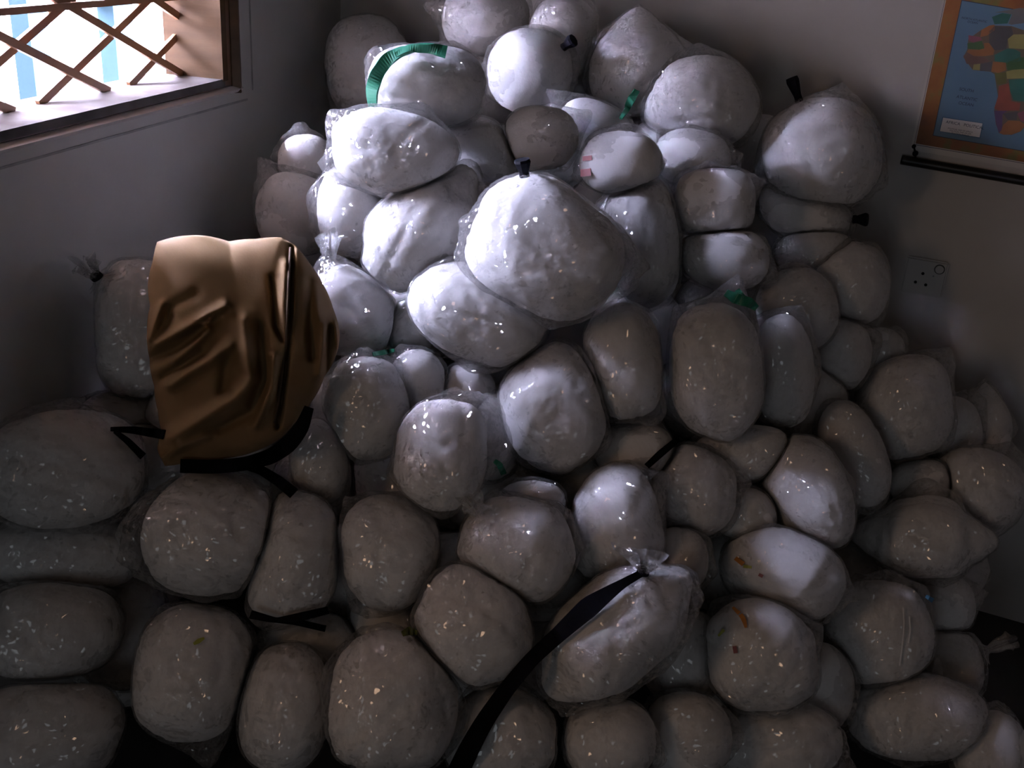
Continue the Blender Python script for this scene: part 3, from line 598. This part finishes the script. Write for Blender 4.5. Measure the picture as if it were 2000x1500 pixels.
def shape(b, U):
    """free radius factor of the closed bag for unit directions U (local axes)"""
    n = b.ex.get('sq', 2.25); q = (np.abs(U) ** n).sum(1) ** (-1 / n)
    q = q / np.max(q) * (1.0 if n <= 2.3 else 1.04)
    le = b.ex.get('lemon')
    if le:
        ax = 0 if b.rad[0] >= b.rad[1] else 1
        q = q * (1 - le * 0.45 * (1 - np.abs(U[:, ax]) ** 2) ** 2 * 0 - le * 0.5 * np.exp(-((np.abs(U[:, ax]) - 0.72) / 0.2) ** 2)) * (1 + 0.10 * np.maximum(np.abs(U[:, ax]) - .93, 0) / .07)
    co = b.ex.get('cone')
    if co: q = q * (1 - co * np.clip(-U[:, 1], 0, 1) ** 1.2 * (U[:, 0] ** 2 + U[:, 2] ** 2) ** .5 * 1.1)
    return q
def img_dir(b, ang, toward=0.0):
    """unit direction in the bag's own axes for an angle in the picture (0 = towards the map side, 90 = up)"""
    a = math.radians(ang); w = b.rt * math.cos(a) - b.dn * math.sin(a) - b.fw * toward
    u = b.A @ w; return u / np.linalg.norm(u)
def pleats(b, U, k0=9, amp=0.03, seed=0):
    o = np.zeros(len(U)); rng = np.random.default_rng(seed)
    P = [np.array([x, y, -math.sqrt(max(0.05, 1 - x * x - y * y))]) for x, y in b.ex.get('p', [])]
    P += [img_dir(b, t[0], t[3] if len(t) > 3 else 0) for t in b.ex.get('t', [])]
    for p in P:
        p = nrm(p); a = np.arccos(np.clip(U @ p, -1, 1)); x = nrm(np.cross(p, (0.3, 0.9, 0.2))); y = np.cross(p, x)
        ph = np.arctan2(U @ y, U @ x); kk = rng.integers(k0 - 2, k0 + 4)
        wv = np.abs(np.sin(ph * kk / 2 + rng.uniform(0, 6) + 0.7 * np.sin(ph * 3 + 1) + a * 1.5))
        wide = rng.uniform(.28, .42)
        o += amp * (1 - wv) ** 1.5 * np.exp(-(a / wide) ** 2) * np.minimum(1, a / 0.06) + amp * 0.9 * np.exp(-(a / 0.10) ** 2)
    return o

def creases(b, U, seed):
    # a few long soft dents where the stuffed bag folds
    rng = np.random.default_rng(seed); o = np.zeros(len(U))
    for _ in range(9):
        n = nrm(rng.normal(size=3)); m = nrm(rng.normal(size=3)); c = rng.uniform(-.5, .5); sg = rng.uniform(.03, .07)
        wob = 0.06 * np.sin(U @ (np.cross(n, m) * 5) + rng.uniform(0, 6))
        o += rng.uniform(.012, .035) * np.exp(-np.abs((U @ n - c + wob) / sg) ** 1.3) * np.clip((U @ m) * 1.6 + .2, 0, 1)
    return o
def tail(b, root, ang, length, tie, toward):
    u = img_dir(b, ang, toward); w0 = b.E @ (b.rad * u)
    s = limits(b, w0[None], shape(b, u[None]))[0]
    base = b.c + w0 * s * 0.955; ax = nrm(b.E @ (u / b.rad)); ax = nrm(ax + nrm(w0))
    x = nrm(np.cross(ax, (0.21, 0.4, 0.9))); y = np.cross(ax, x); rng = np.random.default_rng(int(abs(ang) * 7 + b.px[0]))
    n, m = 40, 12; V = []; F = []
    if tie == BK and b.px[1] < 520 and b.px[0] > 400:      # neck wound with black tape
        pts = [base + ax * (length * t) for t in (0, .3, .6, .85, 1)]
        MB().tube(pts, [.009, .0085, .012, .0145, .013], 8, nrm(rng.normal(size=3))).build('tape_tail', M_tieblack, root)
        return
    k = rng.integers(5, 8); ph = rng.uniform(0, 6)
    bend = nrm(rng.normal(size=3)) * length * 0.25
    for j in range(m + 1):
        t = j / m
        r = 0.020 * (1 - t / 0.25) ** 2 + 0.0062 if t < 0.25 else 0.0062 + (t - 0.25) / 0.75 * length * 0.48
        for i in range(n):
            a = 2 * math.pi * i / n
            rr = r * (1 + (0.55 * min(1, t * 1.5)) * math.sin(k * a + ph) + 0.2 * math.sin(2 * k * a + 2 * ph + 3 * t)); fl = 0.45 if t > .25 else 1
            V.append(base + ax * (length * t + (0.010 * math.sin(3 * a + ph) if j == m else 0)) + (x * math.cos(a) + y * math.sin(a) * (1 - (1 - fl) * min(1, max(0, t - .25) * 2))) * rr + bend * t * t)
    for j in range(m):
        for i in range(n): F.append((j * n + i, j * n + (i + 1) % n, (j + 1) * n + (i + 1) % n, (j + 1) * n + i))
    dark = tie == BK and b.px[1] < 520
    mesh('tail', V, F, M_tieblack if dark else M_tail, root, True)
    if tie:
        tm = {BK: M_tieblack, GR: M_green, OL: M_olive}[tie]; mb = MB()
        for q in range(3):
            cc = base + ax * (length * (0.2 + 0.05 * q)); N = 18
            pts = [cc + (x * math.cos(2 * math.pi * i / N) + y * math.sin(2 * math.pi * i / N)) * 0.0085 + ax * 0.0015 * math.sin(2 * math.pi * i / N + q) for i in range(N + 1)]
            mb.tube(pts, 0.0024, 6, ax)
        mb.build('tie', tm, root, True)

GROUP = 'clear plastic bags of white stuffing heaped in the corner'
film_objs = []
def build_bag(b, i):
    vis = b.label is not None
    big = vis and b.px[2] * b.px[3] > 8200
    lev = 5 if vis else 4
    U, T = ICO[lev]
    W = U * b.rad @ b.E.T
    rng = b.rng
    tp = nrm(rng.normal(size=3)); lump = 1 + 0.036 * waves(U, rng, 1.6, 4.2) + 0.014 * waves(U, rng, 5, 9) + rng.uniform(.03, .09) * (U @ tp)
    free = shape(b, U) * np.clip(lump, 0.86, 1.08)
    flap = np.zeros(len(U))
    loose = [(rng.uniform(0, 360), rng.uniform(.10, .24)) for _ in range(5)] if vis else []
    for ang, am in b.ex.get('f', []) + loose:
        q = img_dir(b, ang, 0.15); a = np.arccos(np.clip(U @ q, -1, 1))
        flap += am * 1.35 * np.exp(-(a / 0.24)) * (1 - 0.25 * np.abs(waves(U, rng, 12, 18, 4)))
    s = limits(b, W, free)
    crk = waves(U, rng, 14, 24, 8); crk2 = waves(U, rng, 26, 44, 8)
    fold = 0.016 * np.maximum(0, 1 - np.abs(crk) * 2.2) + 0.008 * np.maximum(0, 1 - np.abs(crk2) * 2)
    s_film = limits(b, W, free * (1 + flap)) if vis else s
    film = b.c + W * (s_film * (0.992 - (fold + creases(b, U, 40 + i) + pleats(b, U, 12, 0.045, i)) * (1 if vis else 0)))[:, None]
    z0 = min(film[:, 2].min(), b.c[2])
    root = empty('stuffed_bag', (b.c[0], b.c[1], z0), b.label if vis else 'white stuffed bag buried inside the heap behind the outer bags', 'bag', GROUP)
    o = fast_mesh('plastic_film', film, T, M_film, root)
    film_objs.append((film, T))
    U2, T2 = ICO[5 if big else 4]
    W2_ = U2 * b.rad @ b.E.T
    rng = np.random.default_rng(100 + i if vis else 900 + i)
    if len(U2) == len(U): s2 = s; Ux = U; Tx = T
    else: Ux = U2; Tx = T2; s2 = limits(b, W2_, shape(b, U2) * 0.985)
    soft = 0.016 * np.maximum(0, 1 - np.abs(waves(Ux, rng, 6, 12, 8)) * 1.6) + 0.008 * np.maximum(0, 1 - np.abs(waves(Ux, rng, 16, 26, 8)) * 1.6)
    W3 = Ux * b.rad @ b.E.T
    fill = b.c + W3 * np.minimum(s2 * (0.965 - soft - creases(b, Ux, 40 + i) * 1.1 - pleats(b, Ux, 9, 0.035, i)), 1.2)[:, None]
    fast_mesh('filling', fill, Tx, M_fill, root)
    for t in b.ex.get('t', []): tail(b, root, t[0], t[1], t[2], t[3] if len(t) > 3 else 0)
    return root
roots = []
for i, b in enumerate(blobs):
    roots.append(None if b is cush else build_bag(b, i))

# ------------------------------------------------------------------ brown cloth cushion on the heap
OUT = [(318, 478), (350, 468), (400, 464), (450, 474), (500, 468), (548, 464), (575, 478), (602, 512), (628, 552), (648, 600), (661, 650), (655, 690), (630, 738),
       (606, 785), (572, 828), (545, 858), (500, 880), (445, 893), (380, 898), (328, 906), (314, 872), (322, 838), (316, 800), (310, 752), (302, 700), (298, 650), (304, 600), (300, 560), (310, 515)]
FOLDS = [  # polylines in the photograph, height (m), half width (px)
 ([(442, 603), (380, 640), (322, 672)], .016, 9), ([(413, 645), (385, 676), (352, 704)], .014, 8), ([(450, 676), (420, 700), (346, 746)], .018, 12),
 ([(476, 630), (482, 690), (490, 735), (462, 770), (418, 800), (346, 846)], .020, 15), ([(531, 694), (527, 755), (496, 826)], .016, 8),
 ([(624, 636), (617, 728)], .012, 7), ([(648, 630), (655, 680)], .012, 6), ([(330, 600), (308, 662)], .014, 8), ([(556, 520), (549, 600), (560, 655)], .012, 9),
 ([(575, 500), (600, 560), (612, 620)], .010, 14), ([(325, 884), (370, 858), (420, 840)], .010, 9),
 ([(566, 486), (563, 560), (560, 664), (550, 740), (538, 830)], -.020, 5), ([(528, 545), (536, 640), (548, 664)], -.014, 5), ([(600, 552), (604, 696)], -.014, 9),
 ([(425, 625), (360, 680), (310, 700)], -.012, 10), ([(505, 640), (508, 740), (490, 800), (420, 836)], -.016, 11), ([(400, 690), (330, 735)], -.012, 8), ([(445, 700), (440, 760)], -.014, 12),
 ([(638, 640), (634, 735)], -.012, 6), ([(335, 640), (350, 600), (390, 580)], -.010, 9)]
def build_cushion():
    b = cush; U, T = ICO[7]; cx, cy = CUSH['cx'], CUSH['cy']; k = b.D / f
    th = np.arctan2(U[:, 1], U[:, 0])
    pa = np.array([[math.atan2(y - cy, x - cx), math.hypot(x - cx, y - cy)] for x, y in OUT]); pa = pa[np.argsort(pa[:, 0])]
    ro = np.interp(th, np.concatenate([pa[-1:, 0] - 2 * math.pi, pa[:, 0], pa[:1, 0] + 2 * math.pi]), np.concatenate([pa[-1:, 1], pa[:, 1], pa[:1, 1]]))
    q = np.hypot(U[:, 0], U[:, 1]); n = 2.7; g = (q ** n + np.abs(U[:, 2]) ** n) ** (-1 / n)
    X, Y, Zz = np.cos(th) * ro * q * g, np.sin(th) * ro * q * g, U[:, 2] * g * b.rad[2]
    h = np.zeros(len(U))
    for line, hh, sg in FOLDS:
        dmin = np.full(len(U), 1e9); run = np.zeros(len(U))
        for (x0, y0), (x1, y1) in zip(line[:-1], line[1:]):
            x0 -= cx; x1 -= cx; y0 -= cy; y1 -= cy; L2 = (x1 - x0) ** 2 + (y1 - y0) ** 2
            t = np.clip(((X - x0) * (x1 - x0) + (Y - y0) * (y1 - y0)) / L2, 0, 1)
            dmin = np.minimum(dmin, np.hypot(X - x0 - t * (x1 - x0), Y - y0 - t * (y1 - y0)))
        h += hh * np.exp(-(dmin / sg) ** 2)
    front = np.clip(-U[:, 2] * 3, 0, 1)
    rng = np.random.default_rng(3)
    h += 0.0025 * waves(U, rng, 9, 20, 8)
    Zz = Zz - h * front * 1.15
    V = b.c + np.outer(X * k, b.rt) + np.outer(Y * k, b.dn) + np.outer(Zz, b.fw)
    # keep clear of the heap behind: shrink the back to the contact faces
    W = V - b.c; s = limits(b, W, np.ones(len(W)))
    V = b.c + W * np.where(U[:, 2] > 0.15, np.minimum(1, s), 1)[:, None]
    m = noisy('brown_cloth', (0.17, 0.105, 0.048), (0.21, 0.132, 0.063), 12, 0.8, 0.3, 260, dist=0.0006)
    m.node_tree.nodes['Principled BSDF'].inputs['Specular IOR Level'].default_value = 0.15
    root = empty('cushion', (b.c[0], b.c[1], V[:, 2].min()), 'brown cloth cushion with deep folds lying on the white bags below the window', 'cushion')
    fast_mesh('cover', V, T, m, root)
    film_objs.append((V, T))
    # stitched seam down the cloth
    mb = MB(); pts = []
    for x, y in ((567, 484), (564, 540), (562, 600), (559, 664), (551, 730), (543, 790), (536, 826)):
        r_ = nrm(ray(x, y)); dd = ((V - EYE) @ r_); off = np.linalg.norm(V - EYE - np.outer(dd, r_), axis=1); near = off < 0.006
        pts.append(EYE + r_ * ((dd[near].min() if near.any() else b.D) - 0.001))
    mb.tube(pts, 0.0022, 6).build('seam', mat('dark_seam_thread', (0.05, 0.028, 0.012), 0.9), root, True)
    return root
build_cushion()

# ------------------------------------------------------------------ straps and strings lying over the heap
_ofs = np.cumsum([0] + [len(v) for v, t in film_objs])
BV = BVHTree.FromPolygons(np.concatenate([v for v, t in film_objs]).tolist(), np.concatenate([t + o for (v, t), o in zip(film_objs, _ofs)]).tolist(), all_triangles=True)
def surf(px, py):
    r = nrm(ray(px, py)); loc, n, i, d = BV.ray_cast(Vector(EYE), Vector(r))
    return d if d is not None else 2.4
def strap(name, path, width, m, parent=None, lift=0.007, thick=0.0025, smooth=5, twist=0.0, dist=None, n=36):
    """a flat band draped over the heap along a path seen in the photograph; width in pixels per path point"""
    P = np.array(path, float); seg = np.concatenate([[0], np.cumsum(np.hypot(*np.diff(P, axis=0).T))]); t = np.linspace(0, seg[-1], n)
    x, y = np.interp(t, seg, P[:, 0]), np.interp(t, seg, P[:, 1])
    for _ in range(3): x[1:-1] = (x[:-2] + 2 * x[1:-1] + x[2:]) / 4; y[1:-1] = (y[:-2] + 2 * y[1:-1] + y[2:]) / 4
    wd = np.interp(t, seg, width) if hasattr(width, '__len__') else np.full(n, float(width))
    gx, gy = np.gradient(x), np.gradient(y); gl = np.hypot(gx, gy) + 1e-9
    D = np.array([min(surf(a - vy * h * k, b_ + vx * h * k) for k in (-.6, -.3, 0, .3, .6)) for a, b_, vx, vy, h in zip(x, y, gx / gl, gy / gl, wd)]) if dist is None else np.full(n, dist)
    if dist is None:
        for _ in range(smooth):
            E_ = D.copy(); E_[1:-1] = np.minimum(D[1:-1], (D[:-2] + D[2:]) / 2); E_[0] = min(D[0], D[1] + 0.02); E_[-1] = min(D[-1], D[-2] + 0.02); D = E_
        for _ in range(3): D[1:-1] = np.minimum(D[1:-1], (D[:-2] + 2 * D[1:-1] + D[2:]) / 4 + 0.002)
        D -= lift + thick
    C_ = np.array([EYE + nrm(ray(a, b_)) * d for a, b_, d in zip(x, y, D)])
    V, F = [], []
    for k in range(n):
        tg = nrm(C_[min(k + 1, n - 1)] - C_[max(k - 1, 0)]); vw = nrm(C_[k] - EYE); sd = nrm(np.cross(tg, vw)); nn = np.cross(sd, tg)
        sd = nrm(sd + nn * (0.1 + twist * math.sin(k * 0.35))); nn = np.cross(sd, tg); hw = wd[k] * D[k] / f / 2
        for a_, c_ in ((-1, -1), (1, -1), (1, 1), (-1, 1)): V.append(C_[k] + sd * hw * a_ + nn * thick * 0.5 * c_)
    for k in range(n - 1):
        for j in range(4): F.append((4 * k + j, 4 * k + (j + 1) % 4, 4 * k + 4 + (j + 1) % 4, 4 * k + 4 + j))
    F += [(3, 2, 1, 0), tuple(4 * (n - 1) + j for j in range(4))]
    return mesh(name, V, F, m, parent)
def lone_strap(path, width, label, **kw):
    return tag(strap('strap', path, width, M_black, **kw), label, 'strap', 'black webbing straps among the bags')
lone_strap([(893, 1512), (915, 1465), (945, 1410), (990, 1345), (1040, 1285), (1090, 1240), (1150, 1185), (1215, 1140), (1282, 1104)], [40, 38, 34, 30, 28, 30, 40, 18, 10],
           'long black strap running up from the bottom to the pear-shaped bag', n=48)
lone_strap([(352, 910), (420, 912), (480, 906), (530, 892), (565, 868), (590, 835), (604, 795)], [26, 26, 26, 30, 32, 28, 18], 'wide black strap curving under the brown cushion')
lone_strap([(470, 908), (510, 918), (545, 940), (574, 964)], [12, 18, 20, 22], 'black strap end pointing down from under the cushion onto the oval bag')
lone_strap([(216, 838), (262, 840), (320, 849)], [8, 14, 18], 'thin black strap running flat into the cushion beside the window wall')
lone_strap([(224, 842), (250, 862), (279, 891)], [8, 12, 14], 'short black strap slanting down below the tall white bag')
lone_strap([(490, 1200), (540, 1212), (590, 1204), (640, 1192)], [16, 10, 16, 14], 'black strap end under the smooth oval bag, bent upward')
lone_strap([(520, 1210), (575, 1214), (636, 1228)], [8, 12, 12], 'black strap end under the smooth oval bag, bent downward')
lone_strap([(1264, 910), (1290, 886), (1324, 858)], [12, 14, 12], 'short black strap above the plain round bag, under the split pair')

def string_on(idx, path, width, m=None, **kw): return strap('string', path, width, m or M_green, roots[idx], **kw)
_ix0 = lambda word: next(i for i, b in enumerate(blobs) if b.label and word in b.label)
d1 = blobs[1].D
string_on(1, [(728, 208), (726, 178), (736, 142), (756, 116), (784, 100), (815, 95)], [16, 24, 26, 24, 18, 10], dist=d1 + 0.005, twist=0.5, n=30, thick=0.006)
string_on(1, [(772, 108), (800, 94), (840, 94), (872, 102)], [8, 14, 18, 24], dist=d1 - 0.03, twist=0.6, n=24, thick=0.006)
string_on(_ix0('cone-shaped bag at the top'), [(1244, 176), (1232, 196), (1222, 218), (1212, 232)], [12, 16, 10, 6], twist=0.6, lift=0.006)
string_on(_ix0('larger half'), [(1418, 572), (1436, 582), (1462, 590), (1478, 602)], [14, 22, 20, 12], twist=0.5, lift=0.006)
string_on(_ix0('larger half'), [(1440, 566), (1450, 582), (1440, 592)], [10, 14, 8], twist=0.5, lift=0.008)
string_on(_ix0('big plain oval bag in the middle'), [(966, 900), (976, 908), (984, 926)], [8, 12, 12], twist=0.5, lift=0.006)
string_on(_ix0('green string end beside'), [(728, 692), (745, 689), (770, 684)], [8, 10, 6], twist=0.3, lift=0.006)
M_or, M_ye, M_pk, M_bl = (mat(n, c, 0.35) for n, c in (('orange_glint', (0.50, 0.20, 0.04)), ('yellow_green_glint', (0.34, 0.36, 0.06)), ('pink_glint_print', (0.30, 0.12, 0.13)), ('blue_glint', (0.12, 0.35, 0.60))))
_ix = lambda word: next(i for i, b in enumerate(blobs) if b.label and word in b.label)
def fleck(word, path, width, m): return strap('glint_print_fleck', path, width, m, roots[_ix(word)], lift=0.001, thick=0.0008, n=10, smooth=2)  # coloured strips paint glints on the film; the two red marks are print
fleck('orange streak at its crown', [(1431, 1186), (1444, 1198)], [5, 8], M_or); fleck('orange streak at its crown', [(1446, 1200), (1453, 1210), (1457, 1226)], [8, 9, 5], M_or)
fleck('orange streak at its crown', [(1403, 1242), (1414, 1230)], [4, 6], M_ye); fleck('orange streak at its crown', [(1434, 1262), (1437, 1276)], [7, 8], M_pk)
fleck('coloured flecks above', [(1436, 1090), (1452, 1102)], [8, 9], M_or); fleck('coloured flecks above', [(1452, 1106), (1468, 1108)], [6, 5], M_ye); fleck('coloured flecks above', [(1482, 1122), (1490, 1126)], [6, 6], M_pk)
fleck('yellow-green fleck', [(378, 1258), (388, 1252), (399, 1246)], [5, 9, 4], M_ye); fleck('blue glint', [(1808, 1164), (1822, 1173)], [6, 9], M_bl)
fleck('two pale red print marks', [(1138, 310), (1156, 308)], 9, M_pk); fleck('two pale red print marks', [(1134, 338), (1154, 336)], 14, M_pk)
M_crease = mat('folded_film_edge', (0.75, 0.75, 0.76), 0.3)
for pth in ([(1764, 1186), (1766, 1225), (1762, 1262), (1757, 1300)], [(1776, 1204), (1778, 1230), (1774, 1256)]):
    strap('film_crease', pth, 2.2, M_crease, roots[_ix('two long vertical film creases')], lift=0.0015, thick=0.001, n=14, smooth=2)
string_on(_ix0('big warm-edged'), [(786, 1238), (800, 1232), (814, 1236)], [10, 16, 8], M_olive, twist=0.4, lift=0.006)
